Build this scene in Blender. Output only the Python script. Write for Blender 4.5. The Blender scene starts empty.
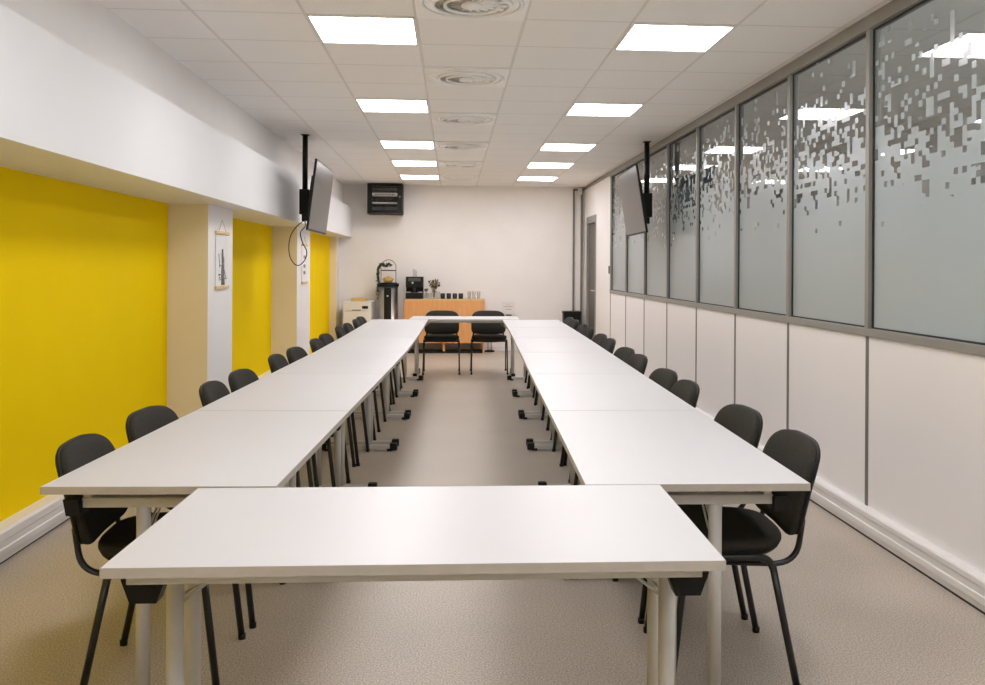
import bpy, bmesh, math, random
from mathutils import Vector, Matrix
R = math.radians
random.seed(7)
col = bpy.context.scene.collection
sc = bpy.context.scene

# ------------------------------------------------------------------ materials
MATS = {}
def srgb(r, g, b):
    f = lambda c: (c/255/12.92) if c/255 <= .04045 else ((c/255+.055)/1.055)**2.4
    return (f(r), f(g), f(b), 1)
def mat(name, colr, rough=.5, metal=0, noise=0, scale=40, bump=0, spec=.5, trans=0, ior=1.45, stretch=None):
    m = bpy.data.materials.new(name); m.use_nodes = True
    nt = m.node_tree; b = nt.nodes['Principled BSDF']
    b.inputs['Base Color'].default_value = colr
    b.inputs['Roughness'].default_value = rough
    b.inputs['Metallic'].default_value = metal
    b.inputs['Specular IOR Level'].default_value = spec
    b.inputs['Transmission Weight'].default_value = trans
    b.inputs['IOR'].default_value = ior
    if noise or bump:
        tc = nt.nodes.new('ShaderNodeTexCoord'); n = nt.nodes.new('ShaderNodeTexNoise')
        n.inputs['Scale'].default_value = scale; n.inputs['Detail'].default_value = 4
        if stretch:
            mp = nt.nodes.new('ShaderNodeMapping'); mp.inputs['Scale'].default_value = stretch
            nt.links.new(tc.outputs['Object'], mp.inputs['Vector']); nt.links.new(mp.outputs[0], n.inputs['Vector'])
        else:
            nt.links.new(tc.outputs['Object'], n.inputs['Vector'])
        if noise:
            mx = nt.nodes.new('ShaderNodeMix'); mx.data_type = 'RGBA'
            mx.inputs[6].default_value = [c*(1-noise) for c in colr[:3]] + [1]
            mx.inputs[7].default_value = [min(1, c*(1+noise)) for c in colr[:3]] + [1]
            rp = nt.nodes.new('ShaderNodeMapRange'); rp.inputs[1].default_value = .35; rp.inputs[2].default_value = .65
            nt.links.new(n.outputs['Fac'], rp.inputs[0]); nt.links.new(rp.outputs[0], mx.inputs[0])
            nt.links.new(mx.outputs[2], b.inputs['Base Color'])
        if bump:
            bp = nt.nodes.new('ShaderNodeBump'); bp.inputs['Strength'].default_value = bump
            bp.inputs['Distance'].default_value = .002
            nt.links.new(n.outputs['Fac'], bp.inputs['Height']); nt.links.new(bp.outputs[0], b.inputs['Normal'])
    MATS[name] = m
    return m
def emit(name, colr, s):
    m = bpy.data.materials.new(name); m.use_nodes = True; nt = m.node_tree
    nt.nodes.remove(nt.nodes['Principled BSDF'])
    e = nt.nodes.new('ShaderNodeEmission'); e.inputs[0].default_value = colr; e.inputs[1].default_value = s
    nt.links.new(e.outputs[0], nt.nodes['Material Output'].inputs[0]); return m

M_wall = mat('wall_paint', (.86, .83, .805, 1), .6, noise=.012, scale=3, bump=.05)
M_wallb = mat('back_wall_paint', (.87, .83, .80, 1), .6, noise=.012, scale=3, bump=.05)
M_beam = mat('beam_paint', (.80, .795, .795, 1), .5, noise=.01, scale=2)
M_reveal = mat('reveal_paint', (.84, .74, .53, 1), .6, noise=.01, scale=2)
M_yellow = mat('yellow_paint', (.93, .65, .0, 1), .75, noise=.015, scale=2, spec=.08)
M_panel = mat('white_panel', (.87, .835, .82, 1), .35, noise=.01, scale=1)
M_alu = mat('grey_aluminium', srgb(142, 139, 133), .45, metal=0, noise=.03, scale=10)
M_joint = mat('grey_joint', srgb(118, 114, 108), .5, noise=.03, scale=10)
M_trunk = mat('trunking_plastic', (.78, .75, .73, 1), .35, noise=.01, scale=4)
M_dark = mat('dark_gap', (.03, .03, .028, 1), .6, noise=.05)
M_black = mat('black_plastic', (.012, .012, .011, 1), .5, spec=.25, noise=.1, scale=60)
M_tube = mat('black_enamel_tube', (.015, .015, .015, 1), .28, noise=.05, scale=30)
M_fabric = mat('black_fabric', (.038, .035, .029, 1), .95, noise=.5, scale=420, bump=.7, spec=.18)
M_steelp = mat('grey_painted_steel', srgb(196, 193, 187), .4, metal=0, noise=.02, scale=20)
M_screen = mat('tv_screen', (.055, .049, .044, 1), .3, noise=.02, scale=5, spec=.6)
M_steel = mat('brushed_steel', (.55, .55, .54, 1), .28, metal=1, noise=.08, scale=30, stretch=(1, 1, .05))
M_wood = mat('orange_wood', srgb(226, 164, 104), .5, noise=.05, scale=6, stretch=(6, 6, .6))
M_woodlt = mat('light_wood', srgb(216, 186, 130), .5, noise=.08, scale=10)
M_white = mat('white_enamel', (.80, .78, .75, 1), .35, noise=.01, scale=4)
M_paper = mat('paper', (.82, .80, .78, 1), .8, noise=.02, scale=30)
M_ink = mat('grey_ink', (.22, .22, .21, 1), .8, noise=.3, scale=60)
M_string = mat('pale_string', (.5, .45, .38, 1), .8, noise=.1)
M_leaf = mat('dark_leaf', (.035, .05, .025, 1), .6, noise=.3, scale=60)
M_dry = mat('dried_flower', (.26, .17, .09, 1), .8, noise=.4, scale=80)
M_ceram = mat('black_ceramic', (.02, .02, .02, 1), .2, noise=.05)
M_fruit = mat('orange_fruit', srgb(226, 150, 50), .5, noise=.15, scale=40)
M_fruity = mat('yellow_fruit', srgb(226, 190, 60), .5, noise=.1, scale=40)
M_wicker = mat('pale_wicker', srgb(214, 186, 120), .7, noise=.2, scale=90)
M_plate = mat('diffuser_metal', (.93, .92, .90, 1), .35, metal=.15, noise=.01, scale=5)
M_vgrey = mat('vent_grey', (.60, .57, .53, 1), .5, noise=.05)
M_doorp = mat('dark_door', srgb(92, 88, 84), .45, noise=.04, scale=4)
M_corr = mat('corridor_paint', (.70, .71, .70, 1), .6, noise=.02, scale=2)
M_corrf = mat('corridor_floor', (.42, .40, .38, 1), .5, noise=.1, scale=30)
M_light = emit('light_panel', (1, .985, 1.02, 1), 8.5)
M_clight = emit('corridor_daylight_glow', (.86, .94, 1, 1), 9)  # daylight glow for the added, unseen window at the corridor end

def tabletop_mat():
    m = mat('table_laminate', (.63, .618, .622, 1), .38, noise=.008, scale=3, spec=.5)
    return m
M_top = tabletop_mat()
M_edge = mat('table_edge_band', (.52, .475, .42, 1), .45, noise=.03, scale=30)

def floor_mat():
    m = mat('speckled_vinyl', (.40, .34, .28, 1), .42, spec=.45)
    nt = m.node_tree; b = nt.nodes['Principled BSDF']
    tc = nt.nodes.new('ShaderNodeTexCoord')
    n1 = nt.nodes.new('ShaderNodeTexNoise'); n1.inputs['Scale'].default_value = 150; n1.inputs['Detail'].default_value = 2; n1.inputs['Roughness'].default_value = .8
    n2 = nt.nodes.new('ShaderNodeTexNoise'); n2.inputs['Scale'].default_value = 1.6; n2.inputs['Detail'].default_value = 5
    r1 = nt.nodes.new('ShaderNodeValToRGB')
    r1.color_ramp.elements[0].position = .36; r1.color_ramp.elements[0].color = (.27, .222, .175, 1)
    r1.color_ramp.elements[1].position = .64; r1.color_ramp.elements[1].color = (.62, .545, .46, 1)
    mx = nt.nodes.new('ShaderNodeMix'); mx.data_type = 'RGBA'; mx.blend_type = 'MULTIPLY'; mx.inputs[0].default_value = .35
    nt.links.new(tc.outputs['Object'], n1.inputs[0]); nt.links.new(tc.outputs['Object'], n2.inputs[0])
    nt.links.new(n1.outputs['Fac'], r1.inputs[0]); nt.links.new(r1.outputs[0], mx.inputs[6])
    rr = nt.nodes.new('ShaderNodeMapRange'); rr.inputs[1].default_value = .3; rr.inputs[2].default_value = .7; rr.inputs[3].default_value = .8; rr.inputs[4].default_value = 1.15
    nt.links.new(n2.outputs['Fac'], rr.inputs[0]); nt.links.new(rr.outputs[0], mx.inputs[7])
    nt.links.new(mx.outputs[2], b.inputs['Base Color'])
    return m
M_floor = floor_mat()

X0, Y0T, TP = -.81, 4.857, .6     # ceiling grid origin
def ceiling_mat():
    m = mat('ceiling_tiles', (.87, .85, .83, 1), .8)
    nt = m.node_tree; b = nt.nodes['Principled BSDF']
    g = nt.nodes.new('ShaderNodeNewGeometry'); sx = nt.nodes.new('ShaderNodeSeparateXYZ'); nt.links.new(g.outputs['Position'], sx.inputs[0])
    def line(o, off):
        a = nt.nodes.new('ShaderNodeMath'); a.operation = 'SUBTRACT'; a.inputs[1].default_value = off - 60; nt.links.new(o, a.inputs[0])
        d = nt.nodes.new('ShaderNodeMath'); d.operation = 'PINGPONG'; d.inputs[1].default_value = TP/2; nt.links.new(a.outputs[0], d.inputs[0])
        c = nt.nodes.new('ShaderNodeMath'); c.operation = 'LESS_THAN'; c.inputs[1].default_value = .009; nt.links.new(d.outputs[0], c.inputs[0]); return c, d
    (a, da), (c, dc) = line(sx.outputs[0], X0), line(sx.outputs[1], Y0T)
    mm = nt.nodes.new('ShaderNodeMath'); mm.operation = 'MAXIMUM'; nt.links.new(a.outputs[0], mm.inputs[0]); nt.links.new(c.outputs[0], mm.inputs[1])
    mx = nt.nodes.new('ShaderNodeMix'); mx.data_type = 'RGBA'
    n = nt.nodes.new('ShaderNodeTexNoise'); n.inputs['Scale'].default_value = 160; nt.links.new(g.outputs['Position'], n.inputs[0])
    r = nt.nodes.new('ShaderNodeValToRGB'); r.color_ramp.elements[0].position = .3; r.color_ramp.elements[0].color = (.87, .85, .83, 1); r.color_ramp.elements[1].position = .6; r.color_ramp.elements[1].color = (.91, .89, .87, 1)
    nt.links.new(n.outputs['Fac'], r.inputs[0])
    mx.inputs[7].default_value = (.76, .73, .70, 1)
    nt.links.new(mm.outputs[0], mx.inputs[0]); nt.links.new(r.outputs[0], mx.inputs[6]); nt.links.new(mx.outputs[2], b.inputs['Base Color'])
    # shadow gap next to the T bars
    mn = nt.nodes.new('ShaderNodeMath'); mn.operation = 'MINIMUM'; nt.links.new(da.outputs[0], mn.inputs[0]); nt.links.new(dc.outputs[0], mn.inputs[1])
    ht = nt.nodes.new('ShaderNodeMapRange'); ht.inputs[1].default_value = .007; ht.inputs[2].default_value = .013; nt.links.new(mn.outputs[0], ht.inputs[0])
    bp = nt.nodes.new('ShaderNodeBump'); bp.invert = True; bp.inputs['Strength'].default_value = .35; bp.inputs['Distance'].default_value = .004
    nt.links.new(ht.outputs[0], bp.inputs['Height']); nt.links.new(bp.outputs[0], b.inputs['Normal'])
    return m
M_ceil = ceiling_mat()

def film_mat():
    m = bpy.data.materials.new('glass_with_pixel_film'); m.use_nodes = True; nt = m.node_tree
    nt.nodes.remove(nt.nodes['Principled BSDF'])
    N = nt.nodes.new; L = nt.links.new
    def math_(op, a, b=None, c=None):
        n = N('ShaderNodeMath'); n.operation = op
        for i, v in enumerate((a, b, c)):
            if v is None: continue
            if isinstance(v, (int, float)): n.inputs[i].default_value = v
            else: L(v, n.inputs[i])
        return n.outputs[0]
    g = N('ShaderNodeNewGeometry'); s = N('ShaderNodeSeparateXYZ'); L(g.outputs['Position'], s.inputs[0])
    def cell(cy, cz, off):
        y = math_('FLOOR', math_('DIVIDE', s.outputs[1], cy)); z = math_('FLOOR', math_('DIVIDE', s.outputs[2], cz))
        c = N('ShaderNodeCombineXYZ'); L(y, c.inputs[0]); L(z, c.inputs[1]); c.inputs[2].default_value = off
        w = N('ShaderNodeTexWhiteNoise'); w.noise_dimensions = '3D'; L(c.outputs[0], w.inputs[0]); return w.outputs[0]
    v1 = cell(.034, .030, 1.5); v2 = cell(.034, .090, 7.5); v3 = cell(.068, .030, 3.5)
    v = math_('ADD', math_('MULTIPLY', v1, .42), math_('ADD', math_('MULTIPLY', v2, .34), math_('MULTIPLY', v3, .24)))
    lf = N('ShaderNodeTexNoise'); lf.inputs['Scale'].default_value = 1.7; L(g.outputs['Position'], lf.inputs[0])
    zz = math_('ADD', s.outputs[2], math_('MULTIPLY', math_('SUBTRACT', lf.outputs['Fac'], .5), .35))
    # probability of a clear cell climbs with height
    t = N('ShaderNodeValToRGB'); cr = t.color_ramp
    cr.elements[0].position = 0; cr.elements[0].color = (.0, .0, .0, 1)
    cr.elements[1].position = 1; cr.elements[1].color = (1, 1, 1, 1)
    for p, k in ((.12, .13), (.28, .26), (.40, .40), (.52, .51), (.67, .62), (.83, .73), (.96, .84)):
        e = cr.elements.new(p); e.color = (k, k, k, 1)
    mr = N('ShaderNodeMapRange'); L(zz, mr.inputs[0]); mr.inputs[1].default_value = 1.50; mr.inputs[2].default_value = 2.78
    L(mr.outputs[0], t.inputs[0])
    clear = math_('LESS_THAN', v, t.outputs[0])
    tr = N('ShaderNodeBsdfTransparent'); tr.inputs[0].default_value = (.90, .90, .88, 1)
    gl = N('ShaderNodeBsdfGlossy'); gl.inputs['Roughness'].default_value = .02; gl.inputs[0].default_value = (.9, .9, .88, 1)
    mx1 = N('ShaderNodeMixShader')
    fr = N('ShaderNodeFresnel'); fr.inputs[0].default_value = 1.7; L(math_('ADD', fr.outputs[0], .12), mx1.inputs[0])
    L(tr.outputs[0], mx1.inputs[1]); L(gl.outputs[0], mx1.inputs[2])
    df = N('ShaderNodeBsdfDiffuse'); df.inputs[0].default_value = (.50, .545, .55, 1)
    tl = N('ShaderNodeBsdfTranslucent'); tl.inputs[0].default_value = (.60, .67, .70, 1)
    mxd = N('ShaderNodeMixShader'); mxd.inputs[0].default_value = .38; L(df.outputs[0], mxd.inputs[1]); L(tl.outputs[0], mxd.inputs[2])
    g2 = N('ShaderNodeBsdfGlossy'); g2.inputs['Roughness'].default_value = .22; g2.inputs[0].default_value = (.9, .9, .9, 1)
    mx2 = N('ShaderNodeMixShader'); fr2 = N('ShaderNodeFresnel'); fr2.inputs[0].default_value = 1.45; L(math_('MULTIPLY', fr2.outputs[0], .9), mx2.inputs[0])
    L(mxd.outputs[0], mx2.inputs[1]); L(g2.outputs[0], mx2.inputs[2])
    mx = N('ShaderNodeMixShader'); L(clear, mx.inputs[0]); L(mx2.outputs[0], mx.inputs[1]); L(mx1.outputs[0], mx.inputs[2])
    L(mx.outputs[0], nt.nodes['Material Output'].inputs[0])
    return m
M_film = film_mat()
def clearglass():
    m = bpy.data.materials.new('clear_glass'); m.use_nodes = True; nt = m.node_tree
    nt.nodes.remove(nt.nodes['Principled BSDF']); N = nt.nodes.new; L = nt.links.new
    tr = N('ShaderNodeBsdfTransparent'); tr.inputs[0].default_value = (.96, .96, .96, 1)
    gl = N('ShaderNodeBsdfGlossy'); gl.inputs['Roughness'].default_value = .03
    fr = N('ShaderNodeLayerWeight'); pw = N('ShaderNodeMath'); pw.operation = 'POWER'; L(fr.outputs['Facing'], pw.inputs[0]); pw.inputs[1].default_value = 4; ma = N('ShaderNodeMath'); ma.operation = 'MULTIPLY_ADD'; L(pw.outputs[0], ma.inputs[0]); ma.inputs[1].default_value = .6; ma.inputs[2].default_value = .03
    mx = N('ShaderNodeMixShader'); L(ma.outputs[0], mx.inputs[0]); L(tr.outputs[0], mx.inputs[1]); L(gl.outputs[0], mx.inputs[2])
    L(mx.outputs[0], nt.nodes['Material Output'].inputs[0]); return m
M_clear = clearglass()

# ------------------------------------------------------------------ mesh helpers
class MB:
    """collects shapes into one mesh"""
    def __init__(s): s.v = []; s.f = []; s.mi = []; s.sm = []
    def add(s, vs, fs, mi=0, smooth=False, M=None):
        o = len(s.v)
        for p in vs:
            p = Vector(p); s.v.append(M @ p if M else p)
        for q in fs: s.f.append([o+i for i in q]); s.mi.append(mi); s.sm.append(smooth)
        return s
    def box(s, x0, x1, y0, y1, z0, z1, mi=0, M=None, bev=0):
        if bev > 0:
            b = bmesh.new(); bmesh.ops.create_cube(b, size=1)
            for v in b.verts: v.co = Vector(((x0+x1)/2+v.co.x*(x1-x0), (y0+y1)/2+v.co.y*(y1-y0), (z0+z1)/2+v.co.z*(z1-z0)))
            bmesh.ops.bevel(b, geom=b.edges[:], offset=bev, segments=2, affect='EDGES', profile=.6)
            b.verts.index_update()
            s.add([v.co.copy() for v in b.verts], [[v.index for v in f.verts] for f in b.faces], mi, False, M); b.free(); return s
        vs = [(x0,y0,z0),(x1,y0,z0),(x1,y1,z0),(x0,y1,z0),(x0,y0,z1),(x1,y0,z1),(x1,y1,z1),(x0,y1,z1)]
        return s.add(vs, [(3,2,1,0),(4,5,6,7),(0,1,5,4),(1,2,6,5),(2,3,7,6),(3,0,4,7)], mi, False, M)
    def tube(s, pts, r, n=10, mi=0, r2=None, cap=True, M=None):
        pts = [Vector(p) for p in pts]; rings = []; up = None
        for i, p in enumerate(pts):
            d = (pts[min(i+1, len(pts)-1)] - pts[max(i-1, 0)]).normalized()
            if up is None: up = Vector((0,0,1)) if abs(d.z) < .9 else Vector((1,0,0))
            a = (up - d*up.dot(d)).normalized(); up = a; b = d.cross(a)
            rr = r if not callable(r) else r(i/(len(pts)-1))
            q = r2 if r2 else rr
            rings.append([p + a*math.cos(t)*rr + b*math.sin(t)*q for t in [2*math.pi*k/n for k in range(n)]])
        vs = [v for ring in rings for v in ring]; fs = []
        for i in range(len(pts)-1):
            for k in range(n): fs.append((i*n+k, i*n+(k+1) % n, (i+1)*n+(k+1) % n, (i+1)*n+k))
        s.add(vs, fs, mi, True, M)
        if cap:
            s.add(rings[0], [tuple(range(n))[::-1]], mi, False, M); s.add(rings[-1], [tuple(range(n))], mi, False, M)
        return s
    def lathe(s, prof, cx=0, cy=0, n=24, mi=0, M=None, closed=False):
        vs = []; fs = []
        for (r, z) in prof:
            for k in range(n):
                t = 2*math.pi*k/n; vs.append((cx+r*math.cos(t), cy+r*math.sin(t), z))
        for i in range(len(prof)-1):
            for k in range(n): fs.append((i*n+k, i*n+(k+1) % n, (i+1)*n+(k+1) % n, (i+1)*n+k))
        s.add(vs, fs, mi, True, M)
        if prof[0][0] > 1e-5 and not closed: s.add(vs[:n], [tuple(range(n))[::-1]], mi, False, M)
        if prof[-1][0] > 1e-5 and not closed: s.add(vs[-n:], [tuple(range(n))], mi, False, M)
        return s
    def prism(s, poly, y0, y1, mi=0, M=None, axis='y'):
        n = len(poly)
        if axis == 'y': vs = [(p[0], y0, p[1]) for p in poly] + [(p[0], y1, p[1]) for p in poly]
        elif axis == 'x': vs = [(y0, p[0], p[1]) for p in poly] + [(y1, p[0], p[1]) for p in poly]
        else: vs = [(p[0], p[1], y0) for p in poly] + [(p[0], p[1], y1) for p in poly]
        fs = [tuple(range(n)), tuple(range(2*n-1, n-1, -1))] + [((i+1) % n, i, n+i, n+(i+1) % n) for i in range(n)]
        return s.add(vs, fs, mi, False, M)
    def build(s, name, mats, parent=None, loc=None):
        me = bpy.data.meshes.new(name); me.from_pydata([tuple(v) for v in s.v], [], s.f)
        if not isinstance(mats, (list, tuple)): mats = [mats]
        for m in mats: me.materials.append(m)
        for p, mi, sm in zip(me.polygons, s.mi, s.sm): p.material_index = mi; p.use_smooth = sm
        b = bmesh.new(); b.from_mesh(me); bmesh.ops.remove_doubles(b, verts=b.verts, dist=1e-6)
        bmesh.ops.recalc_face_normals(b, faces=b.faces); b.to_mesh(me); b.free()
        o = bpy.data.objects.new(name, me); col.objects.link(o)
        if parent: o.parent = parent
        if loc: o.location = loc
        return o
def tag(o, label, cat, group=None, kind=None):
    o['label'] = label; o['category'] = cat
    if group: o['group'] = group
    if kind: o['kind'] = kind
    return o
def thing(name, label, cat, loc=(0,0,0), rz=0, group=None):
    o = bpy.data.objects.new(name, None); o.empty_display_size = .1; col.objects.link(o)
    o.location = loc; o.rotation_euler = (0,0,rz); return tag(o, label, cat, group)
def struct(name, mb, mats, parent=None):
    o = mb.build(name, mats, parent)
    if not parent: o['kind'] = 'structure'
    return o
def copy_tree(o, parent=None):
    c = o.copy(); col.objects.link(c)
    if parent: c.parent = parent
    for ch in list(o.children): copy_tree(ch, c)
    return c
def bez(a, b, c, n=6):
    a, b, c = map(Vector, (a, b, c)); return [a*(1-t)**2 + b*2*t*(1-t) + c*t*t for t in [i/n for i in range(n+1)]]
def rounded(pts, r, n=5):
    pts = [Vector(p) for p in pts]; out = [pts[0]]
    for i in range(1, len(pts)-1):
        p = pts[i]; a = (pts[i-1]-p); b = (pts[i+1]-p)
        ra = min(r, a.length*.49); rb = min(r, b.length*.49)
        out += bez(p+a.normalized()*ra, p, p+b.normalized()*rb, n)
    return out + [pts[-1]]

# ------------------------------------------------------------------ room
CZ = 2.798; XR = 2.24; XU = -1.845; XB = -1.692; XP = -1.90; XY = -2.205; YB = 15.0; YF = -2.2; ZB = 1.905; ZBT = 2.412
struct('floor', MB().box(XY-.1, XR+.1, YF-.1, YB+.1, -.1, 0), M_floor)
struct('ceiling', MB().box(XU-.5, XR+.02, YF-.1, YB+.1, CZ, CZ+.1), M_ceil)
struct('wall_back', MB().box(XY-.1, XR+.1, YB, YB+.12, 0, CZ), M_wallb)
struct('wall_front', MB().box(XY-.1, XR+.1, YF-.12, YF, 0, CZ), M_wall)
pill = [(7.02, 7.78), (10.95, 11.93), (14.62, YB)]
rec = [(YF, pill[0][0]), (pill[0][1], pill[1][0]), (pill[1][1], pill[2][0])]
# left wall: upper part above the beam, pillars, and the recessed yellow fields
w = MB(); w.box(XU-.3, XU, YF, YB, ZB+.05, CZ, 0)
for a, b in pill: w.box(XY-.1, XP, a, b, 0, ZB+.02, 0)
w.box(XY-.1, XY, YF, YB, 0, ZB+.02, 1); w.box(XY-.01, -2.01, pill[1][1], pill[2][0], 0, ZB+.02, 1)
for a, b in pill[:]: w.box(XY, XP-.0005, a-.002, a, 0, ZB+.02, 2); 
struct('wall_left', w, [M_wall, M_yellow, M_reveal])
b = MB(); b.box(XY-.12, XB, YF, YB, ZB, ZBT-.012); b.box(XU-.05, XB-.012, YF, YB, ZBT-.012, ZBT)
struct('trim_1', b, M_beam)
# cable trunking along the left recesses and the right wall
def trunk_prof(x, s, h=.165, d=.085):
    return [(x, 0.012), (x+s*(d-.012), .012), (x+s*(d-.012), .04), (x+s*d, .045), (x+s*d, .075), (x+s*(d-.004), .08), (x+s*(d-.004), .11),
            (x+s*d, .115), (x+s*d, h-.012), (x+s*(d-.006), h-.003), (x+s*(d-.014), h), (x, h)]
t = MB()
for a, b_ in rec:
    t.prism(trunk_prof(XY if a < 11 else -2.01, 1), a, b_, 0); x_ = XY if a < 11 else -2.01; t.box(x_, x_+.066, a, b_, 0, .012, 1)
struct('baseboard_left', t, [M_trunk, M_dark])
t = MB(); t.prism(trunk_prof(XR, -1, .15, .05), YF, 12.4, 0); t.box(XR-.036, XR, YF, 12.4, 0, .012, 1)
struct('baseboard_right', t, [M_trunk, M_dark])
struct('baseboard_back', MB().box(XP, 2.06, YB-.012, YB, 0, .07), M_trunk)
# right wall: white lower panels, grey rails and glazing
mul = [-.0, 1.15, 2.30, 3.46, 4.62, 5.75, 6.86, 7.98, 9.10, 10.20, 11.31, 12.42]
mul = [-2.2] + mul[1:] if False else [-2.2, -1.10] + mul
w = MB()
w.box(XR, XR+.06, YF, 12.42, 0, 1.065, 0)
w.box(XR, XR+.06, 12.42, 13.70, 0, CZ, 0)
w.box(XR, XR+.06, 13.70, 14.62, 2.26, CZ, 0)
w.box(XR, XR+.06, 14.62, YB, 0, CZ, 0)
struct('wall_right', w, M_panel)
t = MB()
for y in mul[1:] : t.box(XR-.003, XR+.001, y-.016, y+.016, .15, 1.065)
struct('trim_2', t, M_joint)
t = MB(); t.box(XR-.012, XR+.06, YF, 12.44, 1.065, 1.108, bev=.003); struct('trim_3', t, M_alu)
t = MB(); t.box(XR-.015, XR+.06, YF, 12.44, CZ-.075, CZ-.001, bev=.003); t.box(XR-.015, XR+.01, 12.44, YB, CZ-.055, CZ-.001); struct('trim_4', t, M_alu)
for i in range(len(mul)-1):
    y0, y1 = mul[i], mul[i+1]
    fr = MB(); fr.box(XR-.008, XR+.055, y1-.02, y1+.02, 1.108, CZ-.075)
    if i == 0: fr.box(XR-.008, XR+.055, y0, y0+.025, 1.108, CZ-.075)
    f = struct('window_%d' % (i+1), fr, M_alu)
    pn = MB().box(XR+.022, XR+.028, y0+.0205, y1-.0205, 1.1085, CZ-.0755); pn.mi = [1, 1, 1, 1, 1, 0]; pn.build('pane', [M_film, M_clear], f)
    bd = MB(); 
    for yy in (y0+.0205, y1-.0285): bd.box(XR+.0125, XR+.0215, yy, yy+.008, 1.109, CZ-.076)
    bd.box(XR+.0125, XR+.0215, y0+.029, y1-.029, 1.109, 1.117); bd.box(XR+.0125, XR+.0215, y0+.029, y1-.029, CZ-.084, CZ-.076)
    bd.build('gasket', M_dark, f)
# corridor beyond the glass
struct('floor_corridor', MB().box(XR+.1, 4.3, YF, YB, -.1, 0), M_corrf)
struct('ceiling_corridor', MB().box(XR+.065, 4.3, YF, YB, CZ, CZ+.1), M_ceil)
struct('wall_corridor', MB().box(4.3, 4.4, YF, YB, 0, CZ), M_corr)
w = MB(); w.box(XR+.065, 2.5, YF-.1, YF, 0, CZ); w.box(4.1, 4.3, YF-.1, YF, 0, CZ); w.box(2.5, 4.1, YF-.1, YF, 0, .5); w.box(2.5, 4.1, YF-.1, YF, 2.5, CZ); w.box(XR+.11, 4.3, YB, YB+.1, 0, CZ); struct('wall_corridor_end', w, M_corr)
q = MB(); q.box(2.5, 2.55, YF-.08, YF-.02, .5, 2.5); q.box(4.05, 4.1, YF-.08, YF-.02, .5, 2.5); q.box(2.55, 4.05, YF-.08, YF-.02, .5, .55); q.box(2.55, 4.05, YF-.08, YF-.02, 2.45, 2.5)
wd = struct('window_14', q, M_white); MB().box(2.551, 4.049, YF-.055, YF-.05, .551, 2.449).build('daylight_pane', M_clight, wd)  # out-of-view window, glowing pane added to bring bluish daylight into the corridor
# door in the right wall
d = MB(); d.box(XR-.014, XR+.06, 13.70, 13.745, 0, 2.15); d.box(XR-.014, XR+.06, 14.575, 14.62, 0, 2.15); d.box(XR-.014, XR+.06, 13.70, 14.62, 2.15, 2.26)
dr = struct('door_1', d, M_alu)
MB().box(XR+.02, XR+.055, 13.746, 14.574, .004, 2.149).build('door_leaf', M_doorp, dr)
h = MB(); h.tube(rounded([(XR+.02, 13.83, 1.06), (XR-.04, 13.83, 1.06), (XR-.04, 13.96, 1.06)], .02), .009); h.lathe([(0,0),(.024,0),(.024,.006),(0,.006)], M=Matrix.Translation((XR+.02, 13.83, 1.06)) @ Matrix.Rotation(-math.pi/2, 4, 'Y'))
h.build('door_handle', M_steelp, dr)
# grey posts at the right end of the back wall
t = MB(); t.box(2.045, 2.075, YB-.03, YB, 0, CZ-.03); t.box(2.18, 2.21, YB-.05, YB, 0, CZ-.03); t.box(2.045, 2.21, YB-.03, YB, CZ-.06, CZ-.03)
struct('trim_5', t, M_joint)
o = MB().box(XR-.022, XR, 12.44, 12.50, 1.34, 1.45, bev=.004).build('light_switch', M_joint); tag(o, 'small grey switch plate beside the last glass panel', 'switch')
o = MB().box(2.12, 2.19, YB-.10, YB-.03, CZ-.13, CZ-.02, bev=.01).build('motion_sensor', M_white); tag(o, 'small white sensor at the ceiling in the far right corner', 'sensor')

# ------------------------------------------------------------------ ceiling lights and diffusers
ords = ['nearest', 'second', 'third', 'fourth', 'farthest']
def ceiling_light(x, y, label, grp):
    r = thing('ceiling_light', label, 'light', (x, y, CZ), 0, grp)
    f = MB()
    for a in ((-.295,.295,-.295,-.281),(-.295,.295,.281,.295),(-.295,-.281,-.281,.281),(.281,.295,-.281,.281)): f.box(*a, -.010, .0)
    f.build('light_frame', M_white, r)
    MB().box(-.2805, .2805, -.2805, .2805, -.006, -.0015).build('light_diffuser', M_light, r)
    return r
rows = [0, 4, 8, 11, 14]
L0 = ceiling_light(X0+.3, Y0T+.3, 'square lit ceiling panel in the left row, nearest one in view', 'square ceiling lights')
for k, rw in enumerate([-8, -4] + rows):
    for s, cx_ in (('left', X0+.3), ('right', X0+1.8+.3)):
        if k == 2 and s == 'left': continue
        c = copy_tree(L0); c.location = (cx_, Y0T+.3+TP*rw, CZ)
        if k < 2: c['label'] = 'square lit ceiling panel in the %s row, %s the photographer' % (s, ('behind', 'just above')[k])
        else: c['label'] = ('square lit ceiling panel in the %s row, %s one in view' if k != 6 else 'square lit ceiling panel in the %s row, %s one by the back wall') % (s, ords[k-2])
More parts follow.
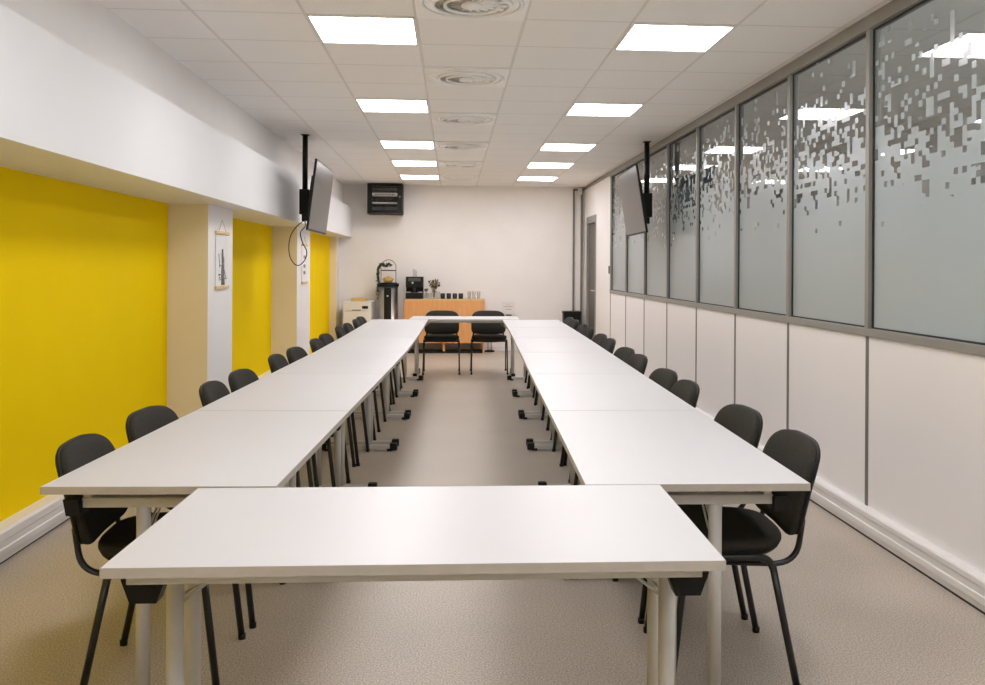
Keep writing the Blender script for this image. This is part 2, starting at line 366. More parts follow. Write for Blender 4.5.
def diffuser(x, y, label):
    r = thing('ceiling_vent', label, 'vent', (x, y, CZ), 0, 'round swirl vents in the ceiling')
    p = MB(); p.box(-.293, .293, -.293, .293, -.014, 0, bev=.003)
    p.lathe([(.275, -.0138), (.262, -.020), (.245, -.0138), (.275, -.0138)], n=40, closed=True); p.build('vent_plate', M_plate, r)
    q = MB(); q.lathe([(.2, -.012), (.2, -.0150), (.0, -.0150)], n=40); q.build('vent_recess', M_vgrey, r)
    q = MB(); q.lathe([(.215, -.0138), (.212, -.028), (.196, -.030), (.187, -.0155), (.215, -.0138)], n=40, closed=True); q.build('vent_ring', M_plate, r)
    q = MB(); q.lathe([(.150, -.0152), (.148, -.030), (.137, -.032), (.128, -.0155), (.150, -.0152)], n=40, closed=True); q.build('vent_ring', M_plate, r)
    q = MB()
    for k in range(16):
        a = 2*math.pi*k/16; M = Matrix.Rotation(a, 4, 'Z')
        q.add([(.03,0,-.0155),(.03,.008,-.022),(.185,.018,-.022),(.185,-.004,-.0155)], [(0,1,2,3)], 0, False, M)
    q.build('vent_blades', M_plate, r)
    q = MB(); q.lathe([(.058, -.0155), (.055, -.028), (.03, -.036), (0, -.038)], n=28); q.build('vent_hub', M_plate, r)
    return r
vn = ['nearest, cut by the top edge of the photo', 'second nearest in view', 'third nearest', 'fourth nearest', 'second from the back wall', 'closest to the back wall']
V0 = diffuser(X0+.9, Y0T+.3-TP, 'square ceiling vent with round rings, '+vn[0])
for k, rw in enumerate([-1, 2, 5, 8, 11, 14]):
    if k == 0: continue
    c = copy_tree(V0); c.location = (X0+.9, Y0T+.3+TP*rw, CZ); c['label'] = 'square ceiling vent with round rings, ' + vn[k]

# ------------------------------------------------------------------ tables
TH = .758; TL = 1.4085; TW = .71
def make_table(rail_in=.12, near_frame=False):
    r = thing('folding_table', '', 'table', (0,0,0), 0, 'white folding tables in the closed ring')
    hl, hw = TL/2, TW/2
    t = MB(); e = .0015
    t.box(-hw+e, hw-e, -hl+e, hl-e, TH-.0235, TH-.0005, 1)
    t.box(-hw+e+.001, hw-e-.001, -hl+e+.001, hl-e-.001, TH-.001, TH, 0)
    t.build('tabletop', [M_top, M_edge], r)
    for s in (-1, 1):
        q = MB(); q.box(s*(hw-rail_in)-.012, s*(hw-rail_in)+.012, -hl+.05, hl-.05, TH-.046, TH-.0245, bev=.003); q.build('side_rail', M_steelp, r)
    for s in (-1, 1):
        yy = s*(hl-.075)
        q = MB(); q.box(-hw+.095, hw-.095, yy-.02, yy+.02, TH-.079, TH-.047, bev=.006); q.build('cross_rail', M_steelp, r)
        for k in (-1, 1):
            xx = k*(hw-.08)
            q = MB(); q.prism([(yy-.05, TH-.046), (yy+.05, TH-.046), (yy+.03, TH-.101), (yy-.03, TH-.101)], xx-.022, xx+.022, axis='x')
            q.prism([(yy-.034, TH-.054), (yy+.034, TH-.054), (yy+.02, TH-.098), (yy-.02, TH-.098)], xx-.025, xx+.025, axis='x')
            q.build('corner_bracket', M_black, r)
            # column of the leg frame
            q = MB(); q.tube([(k*.072, yy, .045), (k*.072, yy, TH-.078)], .0215, 18); q.build('leg', M_steelp, r)
            # folding stay
            q = MB(); q.tube([(k*.072, yy-s*.02, TH-.18), (k*.072, yy-s*.20, TH-.04)], .0045, 8)
            q.tube([(k*.056, yy-s*.02, TH-.165), (k*.056, yy-s*.185, TH-.04)], .0035, 8); q.build('folding_stay', M_steelp, r)
        q = MB(); q.box(-hw+.10, hw-.10, yy-.02, yy+.02, .012, .046, bev=.008); q.build('foot_bar', M_steelp, r)
        for k in (-1, 1):
            q = MB(); xx = k*(hw-.085); q.box(xx-.028, xx+.028, yy-.026, yy+.026, .006, .060, bev=.008)
            q.box(xx-.02-k*.03, xx+.02-k*.03, yy-.024, yy+.024, .0, .02, bev=.004); q.build('foot_cap', M_black, r)
    return r
pos3 = ['nearest the camera', 'second from the camera end', 'third from the camera end', 'fourth from the camera end', 'fifth from the camera end', 'farthest from the camera']
T0 = make_table()
def run(knots, side, ys):
    for k in range(6):
        o = T0 if (side == 'left' and k == 0) else copy_tree(T0)
        xa, xb = knots[k], knots[k+1]; ya, yb = ys[k], ys[k+1]
        o.location = ((xa+xb)/2, (ya+yb)/2, 0); o.rotation_euler = (0, 0, -math.atan2(xb-xa, yb-ya))
        o['label'] = 'long white table in the %s-hand row beside the %s wall, %s' % (side, 'yellow' if side == 'left' else 'glass', pos3[k])
lk = [-.8855, -.828, -.771, -.717, -.688, -.673, -.663]
rk = [.766, .806, .8445, .8865, .9275, .963, .989]
ly = [2.741+1.41*k for k in range(7)]
ry = [2.690+1.41*k for k in range(7)]
run(lk, 'left', ly); run(rk, 'right', ry)
T1 = make_table(rail_in=.035)
T1.location = (-.066, 2.352, 0); T1.rotation_euler = (0, 0, R(90-1.1)); T1['label'] = 'white table closing the near end, crosswise in front of the camera'
T2 = copy_tree(T1); T2.location = (.162, 11.60, 0); T2.rotation_euler = (0, 0, R(90-2.0)); T2['label'] = 'white table closing the far end, crosswise in front of the orange sideboard'

# ------------------------------------------------------------------ chairs
def superell(a, b, n, N=40, nb=None):
    out = []; n0 = n
    for k in range(N):
        t = 2*math.pi*k/N; c, s = math.cos(t), math.sin(t)
        n = nb if (nb and s < 0) else n0
        out.append((a*math.copysign(abs(c)**(2/n), c), b*math.copysign(abs(s)**(2/n), s)))
    return out
def pad(outline, prof, fn):
    """outline: closed 2D loop; prof: list of (scale, w); fn maps (u, v, w) to 3D"""
    vs = []; fs = []; N = len(outline); P = len(prof)
    for (sc_, w) in prof:
        for (u, v) in outline: vs.append(fn(u*sc_, v*sc_, w))
    for i in range(P-1):
        for k in range(N): fs.append((i*N+k, i*N+(k+1) % N, (i+1)*N+(k+1) % N, (i+1)*N+k))
    c0 = len(vs); vs.append(fn(0, 0, prof[0][1])); c1 = len(vs); vs.append(fn(0, 0, prof[-1][1]))
    for k in range(N):
        fs.append((c0, (k+1) % N, k)); fs.append((c1, (P-1)*N+k, (P-1)*N+(k+1) % N))
    return vs, fs
def profile(t0, t1, edge, steps=5):
    """pillow cross-section from the underside w=t0 to the upper side w=t1"""
    pr = [(.3, t0), (.6, t0), (.86, t0)]
    for i in range(steps+1):
        a = -math.pi/2 + math.pi*i/steps
        pr.append((1-edge+edge*math.cos(a), (t0+t1)/2+(t1-t0)/2*math.sin(a)))
    pr += [(.8, t1+.004), (.55, t1+.006), (.25, t1+.007)]
    return pr
def seat_map(u, v, w):
    x = u*(1+.06*(v/.21)); y = v
    z = .448 + w + .010*(u/.23)**2 - (.022*max(0, (y-.10)/.11)**2) + .012*max(0, (-y-.08)/.12)**2
    return (x, y, z)
def back_map(u, v, w):
    # u across, v up; w toward the sitter (+y)
    k = v/.165
    y = -.272 - .046*k - .012*k*k + .020*(u/.23)**2 + w
    tap = 1 - .03*max(0, k)
    return (u*tap, y, .663 + v)
def make_chair():
    r = thing('visitor_chair', '', 'chair', (0,0,0), 0, 'black fabric visitor chairs around the tables')
    vs, fs = pad(superell(.232, .208, 3.2), profile(.004, .046, .07), seat_map); MB().add(vs, fs, 0, True).build('seat', M_fabric, r)
    vs, fs = pad(superell(.222, .198, 3.2), [(.3,-.018),(.7,-.018),(.93,-.012),(1,.0),(1,.006),(.9,.006),(.3,.006)], seat_map); MB().add(vs, fs, 0, True).build('seat_shell', M_black, r)
    ol = superell(.238, .160, 3.8, 56, 6)
    vs, fs = pad(ol, profile(.002, .036, .06), back_map); MB().add(vs, fs, 0, True).build('backrest', M_fabric, r)
    vs, fs = pad(superell(.236, .158, 3.8, 56, 6), [(.3,-.020),(.7,-.019),(.93,-.013),(1,-.004),(1,.006),(.9,.006),(.3,.006)], back_map); MB().add(vs, fs, 0, True).build('backrest_shell', M_black, r)
    for s in (-1, 1):
        for ya, yb in ((.215, .165), (-.215, -.130)):
            lg = MB().tube([(s*.240, ya, .006), (s*.233, yb, .428)], .0095, 10, r2=.0125).build('leg', M_tube, r)
            MB().lathe([(0,0),(.014,0),(.0145,.02),(.0,.02)], s*.240, ya, 12).build('foot_cap', M_black, lg)
    f = MB()
    for s in (-1, 1):
        f.tube(rounded([(s*.233, .163, .411), (s*.232, .150, .448), (s*.232, -.115, .448), (s*.233, -.132, .411)], .03, 6), .0095, 10, r2=.0125)
        f.tube(rounded([(s*.212, .06, .428), (s*.212, -.218, .418), (s*.198, -.245, .57)], .09, 8), .0095, 10, r2=.013)
    f.tube([(-.233, .12, .431), (.233, .12, .431)], .009, 10); f.tube([(-.233, -.10, .431), (.233, -.10, .431)], .009, 10)
    f.build('chair_frame', M_tube, r)
    return r
C0 = make_chair(); used = False
def interp(ys, xs, y):
    y = max(ys[0], min(ys[-1], y))
    for i in range(len(ys)-1):
        if y <= ys[i+1]: return xs[i] + (xs[i+1]-xs[i])*(y-ys[i])/(ys[i+1]-ys[i])
    return xs[-1]
ordn = ['nearest the camera', 'second from the camera', 'third from the camera', 'fourth from the camera', 'fifth from the camera', 'sixth from the camera',
        'seventh from the camera', 'eighth from the camera', 'ninth from the camera', 'tenth from the camera', 'eleventh from the camera', 'farthest from the camera']
lc = [3.19, 3.80, 4.67, 5.19, 6.10, 6.62, 7.42, 7.94, 8.92, 9.44, 10.15, 10.67]
rc = [3.16, 3.75, 4.64, 5.16, 6.05, 6.57, 7.43, 7.95, 8.84, 9.36, 10.09, 10.61]
lrot = [4, -3, 3, -2, 2, -3, 1, -2, 2, 0, 2, -2]
rrot = [-3, 2, -2, 2, 0, 3, -2, 0, 2, -2, 2, 0]
rdx = [.05, .035, .0, 0, 0, 0, 0, 0, 0, 0, 0, 0]
ldx = [.012, .0, .0, .0, -.01, .0, .01, 0, -.01, 0, .01, 0]
for i in range(12):
    o = C0 if i == 0 else copy_tree(C0)
    x = interp(ly, lk, lc[i]) - TW/2 + .215 + ldx[i]
    o.location = (x, lc[i], 0); o.rotation_euler = (0, 0, R(-90+lrot[i])); o['label'] = 'black fabric chair on the yellow-wall side of the tables, ' + ordn[i]
for i in range(12):
    o = copy_tree(C0); x = interp(ry, rk, rc[i]) + TW/2 - .215 + rdx[i]
    o.location = (x, rc[i], 0); o.rotation_euler = (0, 0, R(90+rrot[i])); o['label'] = 'black fabric chair on the glass-wall side of the tables, ' + ordn[i]
for i, x in enumerate((-.145, .493)):
    o = copy_tree(C0); o.location = (x, 11.905, 0); o.rotation_euler = (0, 0, R(180)); o['label'] = '%s black fabric chair behind the far crosswise table' % ('left-hand', 'right-hand')[i]

# ------------------------------------------------------------------ ceiling-mounted screens
def screen(px, py, sx, cy, zc, tilt, side, label, yaw=0):
    s = 1 if side == 'left' else -1      # direction the screen looks along x
    r = thing('hanging_television', label, 'television', (px, py, CZ), 0, 'ceiling-hung televisions')
    MB().box(-.04, .04, -.04, .04, -.008, 0, bev=.003).build('ceiling_plate', M_black, r)
    MB().tube([(0, 0, -.01), (0, 0, zc-CZ-.02)], .028, 18).build('pole', M_black, r)
    q = MB(); q.box(-.05, .05, -.06, .06, zc-CZ-.16, zc-CZ+.10, bev=.008); q.box(-.028, .028, -.035, .035, zc-CZ-.23, zc-CZ-.15, bev=.005)
    q.box(min(0, s*(abs(sx-px)-.045)), max(0, s*(abs(sx-px)-.045)), -.035, .035, zc-CZ-.06, zc-CZ+.04, bev=.005)
    q.build('tilt_bracket', M_black, r)
    M = Matrix.Translation((sx-px, cy-py, zc-CZ)) @ Matrix.Rotation(R(yaw), 4, 'Z') @ Matrix.Rotation(R(tilt)*s, 4, 'Y')
    W, H = 1.22, .70
    MB().box(min(0, s*.022), max(0, s*.022), -W/2, W/2, -H/2, H/2, M=M, bev=.004).build('television_body', M_black, r)
    MB().box(min(-s*.045, 0), max(-s*.045, 0), -.42, .42, -.26, .2, M=M, bev=.012).build('rear_housing', M_black, r)
    a, b_ = sorted((s*.0215, s*.0235))
    MB().box(a, b_, -W/2+.012, W/2-.012, -H/2+.018, H/2-.012, M=M).build('display', M_screen, r)
    return r
TVL = screen(-1.545, 9.35, -1.385, 9.30, 2.125, 7, 'left', 'dark flat television hung from the ceiling near the yellow wall')
screen(2.095, 9.45, 1.945, 9.45, 2.135, 9, 'right', 'dark flat television hung from the ceiling near the glass wall', -2)
c = MB()
pts = [(-1.535, 9.34, 1.92), (-1.52, 9.22, 1.88), (-1.50, 9.1, 1.83), (-1.53, 9.0, 1.76), (-1.50, 8.95, 1.66), (-1.46, 8.95, 1.58), (-1.47, 8.95, 1.50), (-1.52, 8.95, 1.44), (-1.57, 8.95, 1.44), (-1.62, 8.95, 1.51), (-1.635, 8.95, 1.62), (-1.62, 8.97, 1.73), (-1.57, 9.0, 1.82), (-1.50, 9.1, 1.90), (-1.50, 9.3, 1.96), (-1.54, 9.34, 1.97)]
def smooth(pts, n=6):
    P = [Vector(p) for p in pts]; out = []
    for i in range(len(P)-1):
        a, b_, c_, d_ = P[max(i-1,0)], P[i], P[i+1], P[min(i+2,len(P)-1)]
        for k in range(n):
            t = k/n; out.append(.5*((2*b_)+(c_-a)*t+(2*a-5*b_+4*c_-d_)*t*t+(3*b_-a-3*c_+d_)*t**3))
    return out + [P[-1]]
c.tube(smooth(pts), .005, 8)
for i, v in enumerate(c.v): c.v[i] = v - Vector(TVL.location)
c.build('power_cable', M_black, TVL)

# ------------------------------------------------------------------ hanging scrolls on the pillars
def scroll(y0, y1, z0, z1, label, kind):
    r = thing('wall_scroll', label, 'wall hanging', (XP, (y0+y1)/2, z0), 0, 'paper scrolls on the white pillars')
    w = (y1-y0)/2; h = z1-z0
    MB().box(.004, .008, -w+.015, w-.015, .015, h-.015).build('paper_sheet', M_paper, r)
    for z in (0, h-.02): MB().box(.0, .022, -w, w, z, z+.026, bev=.006).build('baton', M_woodlt, r)
    MB().tube([(.012, -w*.6, h), (.010, 0, h+.10), (.012, w*.6, h)], .002, 6).build('hanging_string', M_string, r)
    q = MB(); x = .0085
    def st(pts, r_): q.tube([(x, a*w, b_*h) for a, b_ in pts], r_, 6)
    if kind == 0:
        st([(.0,.07),(-.02,.3),(.05,.45),(.0,.6),(.05,.70)], lambda t: .020*(1-.75*t)+.004)
        st([(.02,.42),(.15,.50),(.05,.58)], .012); st([(-.35,.38),(-.42,.5),(-.5,.62)], .004)
        st([(-.05,.4),(-.3,.42)], .003); st([(.15,.45),(.5,.25),(.62,.18)], .004); st([(-.5,.16),(.75,.18)], .003)
        st([(-.5,.25),(-.3,.25)], .008); st([(-.45,.2),(-.3,.2)], .006)
    else:
        for b_ in (.28, .45, .68): 
            q.box(x-.0005, x+.001, -w*.35, w*.35, (b_-.04)*h, (b_+.04)*h)
    q.build('ink_drawing', M_ink, r)
scroll(7.20, 7.60, 1.235, 1.70, 'narrow paper scroll with a grey ink drawing, on the nearer white pillar', 0)
scroll(11.24, 11.64, 1.20, 1.70, 'narrow paper scroll with three grey squares, on the farther white pillar', 1)

# ------------------------------------------------------------------ network rack on the back wall
r = thing('network_cabinet', 'black wall cabinet with a glass door at the ceiling on the back wall', 'cabinet', (-1.12, 14.58, 2.29))
W2 = .285; H2 = .497
q = MB(); q.box(-W2, W2, .02, .41, 0, .02); q.box(-W2, W2, .02, .41, H2-.02, H2); q.box(-W2, -W2+.02, .02, .41, .02, H2-.02); q.box(W2-.02, W2, .02, .41, .02, H2-.02); q.box(-W2, W2, .39, .41, .02, H2-.02)
q.box(-W2+.04, -W2+.06, .05, .07, .02, H2-.02); q.box(W2-.06, W2-.04, .05, .07, .02, H2-.02)
q.build('cabinet_body', M_black, r)
q = MB(); q.box(-W2, W2, 0, .018, 0, .045); q.box(-W2, W2, 0, .018, H2-.045, H2); q.box(-W2, -W2+.08, 0, .018, .045, H2-.045); q.box(W2-.08, W2, 0, .018, .045, H2-.045)
dd = q.build('door', M_black, r)
MB().box(-W2+.081, W2-.081, .006, .010, .046, H2-.046).build('door_glass', M_clear, dd)
MB().lathe([(0,0),(.011,0),(.011,.01),(0,.012)], n=14, M=Matrix.Translation((W2-.04, 0, .28)) @ Matrix.Rotation(math.pi/2, 4, 'X')).build('door_lock', M_steelp, dd)
def dev(z0, z1, m, label, name='network_switch'):
    q = MB(); q.box(-.21, .21, .06, .30, z0, z1, 0, bev=.003)
    for k in range(12): q.box(-.17+k*.028, -.152+k*.028, .057, .0605, z0+.008, z1-.012, 1)
    o = q.build(name, [m, M_dark], None, (-1.12, 14.58, 2.29)); tag(o, label, 'network device', 'devices in the wall cabinet')
M_devg = mat('device_grey', (.80, .79, .77, 1), .5, noise=.05)
M_devd = mat('device_dark', (.08, .08, .08, 1), .5, noise=.1)
dev(.30, .345, M_devg, 'pale grey network device on the upper level inside the black wall cabinet')
dev(.385, .42, M_devd, 'dark network device at the very top inside the black wall cabinet')
dev(.17, .19, M_devg, 'thin pale panel at mid height inside the black wall cabinet', 'patch_panel')
dev(.06, .11, M_devd, 'dark network device at the bottom inside the black wall cabinet')
q = MB()
for k in range(7): 
    x = -1.25+k*.04; q.tube(smooth([(x, 14.635, 2.29+.30), (x+.01, 14.615, 2.29+.26), (x-.015, 14.615, 2.29+.22), (x, 14.635, 2.29+.19)]), .004, 6)
tag(q.build('patch_cable', M_devd), 'bundle of dark patch cables between devices inside the black wall cabinet', 'cable', None, 'stuff')

# ------------------------------------------------------------------ sideboard and what stands on it
SX0, SX1, SY0, SY1, SZ = -.80, .52, 14.55, 14.97, .892
r = thing('sideboard', 'orange wooden sideboard against the back wall behind the chairs', 'cabinet', ((SX0+SX1)/2, (SY0+SY1)/2, 0))
sw = (SX1-SX0)/2; sd = (SY1-SY0)/2
MB().box(-sw, sw, -sd, sd, SZ-.024, SZ, bev=.002).build('worktop', M_woodlt, r)
for s in (-1, 1): MB().box(s*sw-(.022 if s > 0 else 0), s*sw+(.022 if s < 0 else 0), -sd+.004, sd, 0, SZ-.0245).build('side_panel', M_wood, r)
q = MB(); q.box(-sw+.023, sw-.023, -sd+.022, sd, .165, SZ-.025); q.build('cabinet_body', M_wood, r)
for k in range(3):
    a = -sw+.024+k*(2*sw-.048)/3
    d_ = MB().box(a+.002, a+(2*sw-.048)/3-.002, -sd+.003, -sd+.021, .17, SZ-.028, bev=.001).build('door', M_wood, r)
    hx = a+.04 if k else a+(2*sw-.048)/3-.04
    MB().tube(rounded([(hx, -sd+.003, .62), (hx, -sd-.02, .62), (hx, -sd-.02, .74), (hx, -sd+.003, .74)], .01), .004, 8).build('handle', M_steelp, d_)
MB().box(-.02, .02, -sd+.05, sd-.05, .03, .164).build('centre_leg', M_wood, r)
MB().box(-sw+.023, sw-.023, -sd+.03, sd-.03, .0, .03).build('plinth', M_black, r)
# coffee machine
r = thing('coffee_machine', 'black coffee machine on the left end of the orange sideboard', 'coffee machine', (-.63, 14.76, SZ))
q = MB(); q.box(-.142, .142, -.02, .16, 0, .365, bev=.01); q.box(-.142, .142, -.16, -.02, .19, .365, bev=.01); q.box(-.142, .142, -.17, -.02, 0, .10, bev=.008)
q.build('machine_body', M_black, r)
MB().box(-.10, .10, -.165, -.159, .29, .345, bev=.002).build('control_panel', M_devd, r)
MB().tube([(0, -.10, .12), (0, -.10, .19)], .02, 14).build('spout', M_devd, r)
MB().lathe([(0,0),(.018,0),(.016,.014),(0,.016)], n=16, M=Matrix.Translation((-.03, -.16, .265)) @ Matrix.Rotation(math.pi/2, 4, 'X')).build('dial', M_steel, r)
for s in (-1, 1): MB().box(s*.095-.035, s*.095+.035, -.172, -.16, .104, .118, bev=.002).build('trim_strip', M_steel, r)
MB().box(-.13, .13, -.165, -.03, .1005, .104).build('drip_grille', M_devd, r)
def carafe(x, y, z, rad, h, label):
    r = thing('glass_carafe', label, 'carafe', (x, y, z))
    MB().lathe([(0,0),(rad,0),(rad*1.02,h*.5),(rad*.95,h),(rad*.88,h),(rad*.93,h*.5),(rad*.9,.006),(0,.006)], n=20).build('carafe_body', M_clear, r)
    MB().lathe([(0,h),(rad*1.02,h),(rad*1.02,h+.045),(rad*.8,h+.052),(0,h+.052)], n=20).build('lid', M_white, r)
carafe(-.63, 14.78, SZ+.366, .034, .09, 'clear glass container with a white lid on top of the coffee machine')
def jar(x, y, rad, h, label, cat='vase'):
    o = MB().lathe([(0,0),(rad*.9,0),(rad,h*.2),(rad*1.0,h),(rad*.93,h),(rad*.93,h*.2),(0,.008)], n=20).build('glass_vase', M_clear, None, (x, y, SZ)); tag(o, label, cat, 'glass vases on the sideboard'); return o
jar(-.435, 14.72, .032, .09, 'small clear glass vase right beside the coffee machine')
jar(-.31, 14.74, .045, .13, 'tall clear glass vase holding the dried bouquet')
jar(-.385, 14.66, .030, .10, 'narrow clear glass vase in front of and left of the dried bouquet')
jar(-.238, 14.74, .026, .12, 'narrow clear glass vase between dried bouquet and black mugs')
def bouquet(x, y, z, rad, n, label, stem):
    r = thing('dried_flowers', label, 'flowers', (x, y, SZ))
    rnd = random.Random(n); s_ = MB(); f_ = MB(); g_ = MB()
    for k in range(n):
        a = rnd.uniform(0, 6.28); u = rnd.uniform(.2, 1); px, py, pz = math.cos(a)*rad*u, math.sin(a)*rad*u*.7, z+rnd.uniform(-.5, 1)*rad*(1.15-u*.5)
        s_.tube(bez((px*.1, py*.1, stem), (px*.3, py*.3, z*.7), (px, py, pz), 4), .0012, 5)
        rr = rnd.uniform(.009, .02); tgt = g_ if k % 4 == 0 else f_
        for j in range(5):
            t = rnd.uniform(0, 6.28); e = rnd.uniform(-1, 1); c_ = Vector((px+math.cos(t)*rr*.6, py+math.sin(t)*rr*.6, pz+e*rr*.7)); w = rr*.7
            tgt.add([c_+Vector(v)*w for v in ((1,0,0),(0,1,0),(-1,0,0),(0,-1,0),(0,0,1),(0,0,-1))], [(0,1,4),(1,2,4),(2,3,4),(3,0,4),(1,0,5),(2,1,5),(3,2,5),(0,3,5)])
    s_.build('stems', M_dry, r); f_.build('flower_heads', M_dry, r); g_.build('leaves', M_leaf, r)
bouquet(-.31, 14.74, .225, .095, 46, 'bunch of brown dried flowers standing in the tall glass vase', .02)
bouquet(-.435, 14.72, .13, .03, 10, 'small dark dried sprig in the vase beside the coffee machine', .02)
# mugs and glasses
def mug(x, y, label):
    r = thing('mug', label, 'mug', (x, y, SZ), R(-65), 'black mugs on the sideboard')
    MB().lathe([(0,0),(.034,0),(.038,.01),(.040,.088),(.036,.088),(.034,.012),(0,.01)], n=20).build('mug_body', M_ceram, r)
    MB().tube(rounded([(.037, -.0, .07), (.066, 0, .068), (.064, 0, .03), (.037, 0, .022)], .02), .0045, 8).build('handle', M_ceram, r); return r
mg = ['far left', 'second from the left', 'second from the right', 'far right']
for j, (yy, rn) in enumerate(((14.70, 'front'), (14.82, 'rear'))):
    for k in range(4): mug(-.165+k*.100, yy, 'black mug in the %s row on the sideboard, %s' % (rn, mg[k]))
G0 = MB().lathe([(0,0),(.028,0),(.033,.125),(.0305,.125),(.026,.008),(0,.008)], n=20)
gl = None
for j, (yy, rn) in enumerate(((14.70, 'front'), (14.80, 'rear'))):
    for k in range(3):
        if gl is None: o = gl = G0.build('drinking_glass', M_clear, None, (0,0,0))
        else: o = gl.copy(); col.objects.link(o)
        o.location = (.275+k*.078, yy, SZ); tag(o, 'clear drinking glass in the %s row on the sideboard, %s' % (rn, ('nearest the mugs', 'in the middle', 'nearest the right end')[k]), 'glass', 'drinking glasses on the sideboard')

# ------------------------------------------------------------------ stainless column with tiered stand
CX, CY = -1.06, 14.68
r = thing('water_cooler', 'cylindrical stainless steel dispenser with a black front panel by the back wall', 'dispenser', (CX, CY, 0))
MB().lathe([(0,0),(.165,0),(.165,.02),(.16,.03),(.16,1.10),(.0,1.10)], n=40).build('steel_body', M_steel, r)
MB().lathe([(.168,1.10),(.172,1.105),(.172,1.135),(.16,1.145),(0,1.145)], n=40).build('top_tray', M_black, r)
q = MB(); n = 8; pts = []
for k in range(n+1):
    a = R(-90-21+42*k/n); pts.append((math.cos(a)*.164, math.sin(a)*.164))
poly = pts + [(p[0]*.95, p[1]*.95) for p in pts[::-1]]
q.prism(poly, .05, 1.08, axis='z'); q.build('front_panel', M_black, r)
MB().box(-.012, .012, -.178, -.162, .93, .955, bev=.002).build('tap_button', M_steelp, r)
r = thing('tiered_stand', 'black arched two-tier stand on top of the steel dispenser', 'stand', (CX, CY, 1.1455))
q = MB(); arc = [(-.122, 0, .0), (-.122, 0, .27)] + [(-.122*math.cos(t), 0, .27+.118*math.sin(t)) for t in [math.pi*k/16 for k in range(1, 16)]] + [(.122, 0, .27), (.122, 0, 0)]
q.tube(arc, .0045, 8); q.build('arch_frame', M_black, r)
MB().lathe([(0,.0),(.135,.0),(.14,.012),(.132,.012),(.13,.005),(0,.005)], n=30).build('tray', M_black, r)
MB().lathe([(0,.205),(.125,.205),(.13,.22),(.124,.22),(.12,.211),(0,.211)], n=30).build('tray', M_black, r)
o = MB().lathe([(0,0),(.05,0),(.07,.015),(.10,.065),(.095,.066),(.065,.022),(0,.012)], n=26).build('fruit_bowl', M_wicker, None, (CX-.005, CY, 1.158)); tag(o, 'pale wide bowl of fruit on the lower tier of the black stand', 'bowl')
rnd = random.Random(3)
for k in range(7):
    a = k*2*math.pi/6; rr = .052 if k < 6 else 0
    q = MB(); q.lathe([(0,-.026),(.013,-.023),(.023,-.012),(.026,0),(.023,.012),(.013,.022),(.003,.024),(0,.023)], n=14)
    o = q.build('fruit', M_fruit if k % 2 else M_fruity, None, (CX-.005+math.cos(a)*rr, CY+math.sin(a)*rr, 1.158+.062+(.022 if k == 6 else 0)))
    pl = ['right side', 'back right', 'back left', 'left side', 'front left', 'front right', 'top centre'][k]
    tag(o, '%s fruit in the bowl on the black stand, %s' % ('orange' if k % 2 else 'yellow', pl), 'fruit', 'fruit in the bowl on the stand')
# trailing plant on the upper tier
r = thing('trailing_plant', 'dark trailing plant in a white pot on the upper tier, hanging down left', 'plant', (CX-.045, CY-.01, 1.358))
MB().lathe([(0,0),(.03,0),(.036,.05),(.032,.05),(.028,.01),(0,.008)], n=18).build('pot', M_white, r)
s_ = MB(); l_ = MB(); rnd = random.Random(11)
for k in range(16):
    ex = rnd.uniform(-.13, -.10) if k < 10 else rnd.uniform(-.06, .11); drop = rnd.uniform(-.50, -.12) if k < 10 else rnd.uniform(.0, .03)
    ey = rnd.uniform(-.06, .04)
    pth = smooth([(0, 0, .05), (ex*.5, ey*.5, .10+rnd.uniform(-.02, .03)), (ex, ey, .04 if k < 10 else .06), (ex-.01, ey, drop*.5), (ex+rnd.uniform(-.03, .02), ey, drop)] if k < 10 else [(0,0,.05), (ex*.5, ey, .11), (ex, ey, .07+drop)], 5)
    s_.tube(pth, .0015, 5)
    for p in pth[2:]:
        for j in range(2):
            d1 = Vector((rnd.uniform(-1,1), rnd.uniform(-1,1), rnd.uniform(-.8,.4))).normalized()*.032; d2 = d1.cross(Vector((rnd.uniform(-1,1), rnd.uniform(-1,1), 1))).normalized()*.014
            l_.add([p, p+d1*.5+d2, p+d1, p+d1*.5-d2], [(0,1,2,3)])
s_.build('stems', M_leaf, r); l_.build('foliage', M_leaf, r)

# ------------------------------------------------------------------ white appliance in the left corner
r = thing('dishwasher', 'white free-standing appliance with a black display in the far left corner', 'appliance', (-1.535, 14.35, 0))
q = MB(); q.box(-.225, .225, .02, .56, .03, .83, bev=.004); q.build('appliance_body', M_white, r)
MB().box(-.235, .235, .0, .57, .832, .857, bev=.004).build('top_plate', M_white, r)
MB().box(-.222, .222, .0, .019, .10, .70, bev=.004).build('front_door', M_white, r)
MB().box(-.222, .222, .0, .019, .704, .828, bev=.004).build('control_panel', M_white, r)
MB().box(.08, .175, -.003, -.0005, .74, .785).build('display', M_black, r)
MB().box(-.08, .06, -.004, -.0005, .712, .726).build('grip', M_joint, r)
MB().box(-.21, .21, .04, .5, 0, .03).build('kick_plate', M_joint, r)
q = MB(); q.box(-.12, .12, -.08, .08, 0, .008)
for a in ((-.12,.12,-.08,-.072),(-.12,.12,.072,.08),(-.12,-.112,-.08,.08),(.112,.12,-.08,.08)): q.box(*a, .008, .05)
r2 = q.build('basket', M_wicker, None, (-1.51, 14.46, .857)); tag(r2, 'small pale basket on top of the white appliance', 'basket')
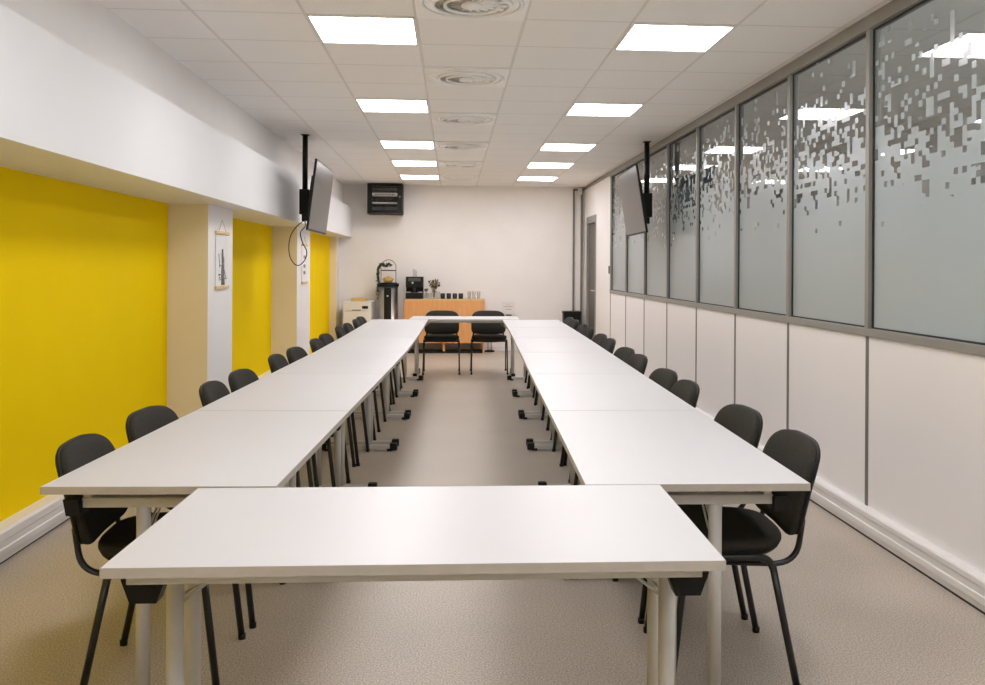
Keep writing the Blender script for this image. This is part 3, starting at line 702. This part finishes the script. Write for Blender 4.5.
for k in range(6):
    q = MB(); q.lathe([(0,-.016),(.012,-.012),(.016,0),(.012,.012),(0,.016)], n=10)
    o = q.build('wrapped_pod', M_fruity if k % 2 else M_fruit, None, (-1.51-.085+.034*k, 14.46, .857+.045)); tag(o, '%s round pod in the basket on the white appliance, %s from the left' % ('yellow' if k % 2 else 'orange', ('first', 'second', 'third', 'fourth', 'fifth', 'sixth')[k]), 'pod', 'pods in the small basket')

# ------------------------------------------------------------------ corner bin, notice, small stand
r = thing('waste_bin', 'tall black bin in the far right corner behind the chairs', 'bin', (2.0, 14.74, -.0))
MB().prism([(-.12, 0), (.12, 0), (.145, .655), (-.145, .655)], -.11, .11).build('bin_body', M_black, r)
MB().box(-.15, .15, -.118, .118, .655, .69, bev=.006).build('bin_rim', M_black, r)
r = thing('notice_sheet', 'white notice with two printed lines on the back wall right of the sideboard', 'notice', (.95, YB, .73))
MB().box(-.108, .108, -.035, .0015, -.105, .105, bev=.003).build('notice_board', M_white, r)
M_print = mat('pale_print', srgb(196, 176, 166), .8, noise=.05)
q = MB(); q.box(-.07, .07, -.0365, -.0345, .02, .032); q.box(-.05, .05, -.0365, -.0345, -.03, -.018); q.box(-.02, .02, -.0365, -.0345, .06, .066); q.build('print', M_print, r)
MB().box(-.05, .05, -.06, .0015, -.135, -.112, bev=.003).build('pen_ledge', M_joint, r)
r = thing('display_stand', 'slim grey two-post stand on a round black base right of the sideboard', 'stand', (.625, 14.82, 0))
MB().lathe([(0,0),(.085,0),(.085,.02),(.05,.028),(0,.028)], n=28).build('base', M_black, r)
for s in (-1, 1): MB().tube([(s*.028, 0, .028), (s*.028, 0, .60)], .010, 12).build('post', M_steelp, r)
MB().box(-.06, .06, -.012, .012, .60, .63, bev=.004).build('post_cap', M_steelp, r)

# ------------------------------------------------------------------ world, camera, colour
w = bpy.data.worlds.new('world'); sc.world = w; w.use_nodes = True
w.node_tree.nodes['Background'].inputs[0].default_value = (.8, .85, .9, 1); w.node_tree.nodes['Background'].inputs[1].default_value = .02
F, PX, PY, TH_, RO = 881.8, 517.7, 266.84, .0734, .0057
cam = bpy.data.cameras.new('camera'); cam.sensor_width = 36; cam.sensor_fit = 'HORIZONTAL'; cam.lens = F/985*36
cam.shift_x = (492.5-PX)/985; cam.shift_y = -(342.5-PY)/985; cam.clip_start = .05
co = bpy.data.objects.new('camera', cam); col.objects.link(co)
co.matrix_world = Matrix.Translation((0, 0, 1.43)) @ Matrix.Rotation(-TH_, 4, 'Z') @ Matrix.Rotation(math.pi/2, 4, 'X') @ Matrix.Rotation(RO, 4, 'Z')
sc.camera = co
sc.view_settings.view_transform = 'Standard'; sc.view_settings.look = 'None'; sc.view_settings.gamma = 1
sc.view_settings.use_curve_mapping = False
sc.view_settings.exposure = 1.12
sc.cycles.max_bounces = 10; sc.cycles.diffuse_bounces = 6; sc.cycles.glossy_bounces = 5; sc.cycles.transmission_bounces = 8; sc.cycles.transparent_max_bounces = 12
sc.cycles.use_denoising = True
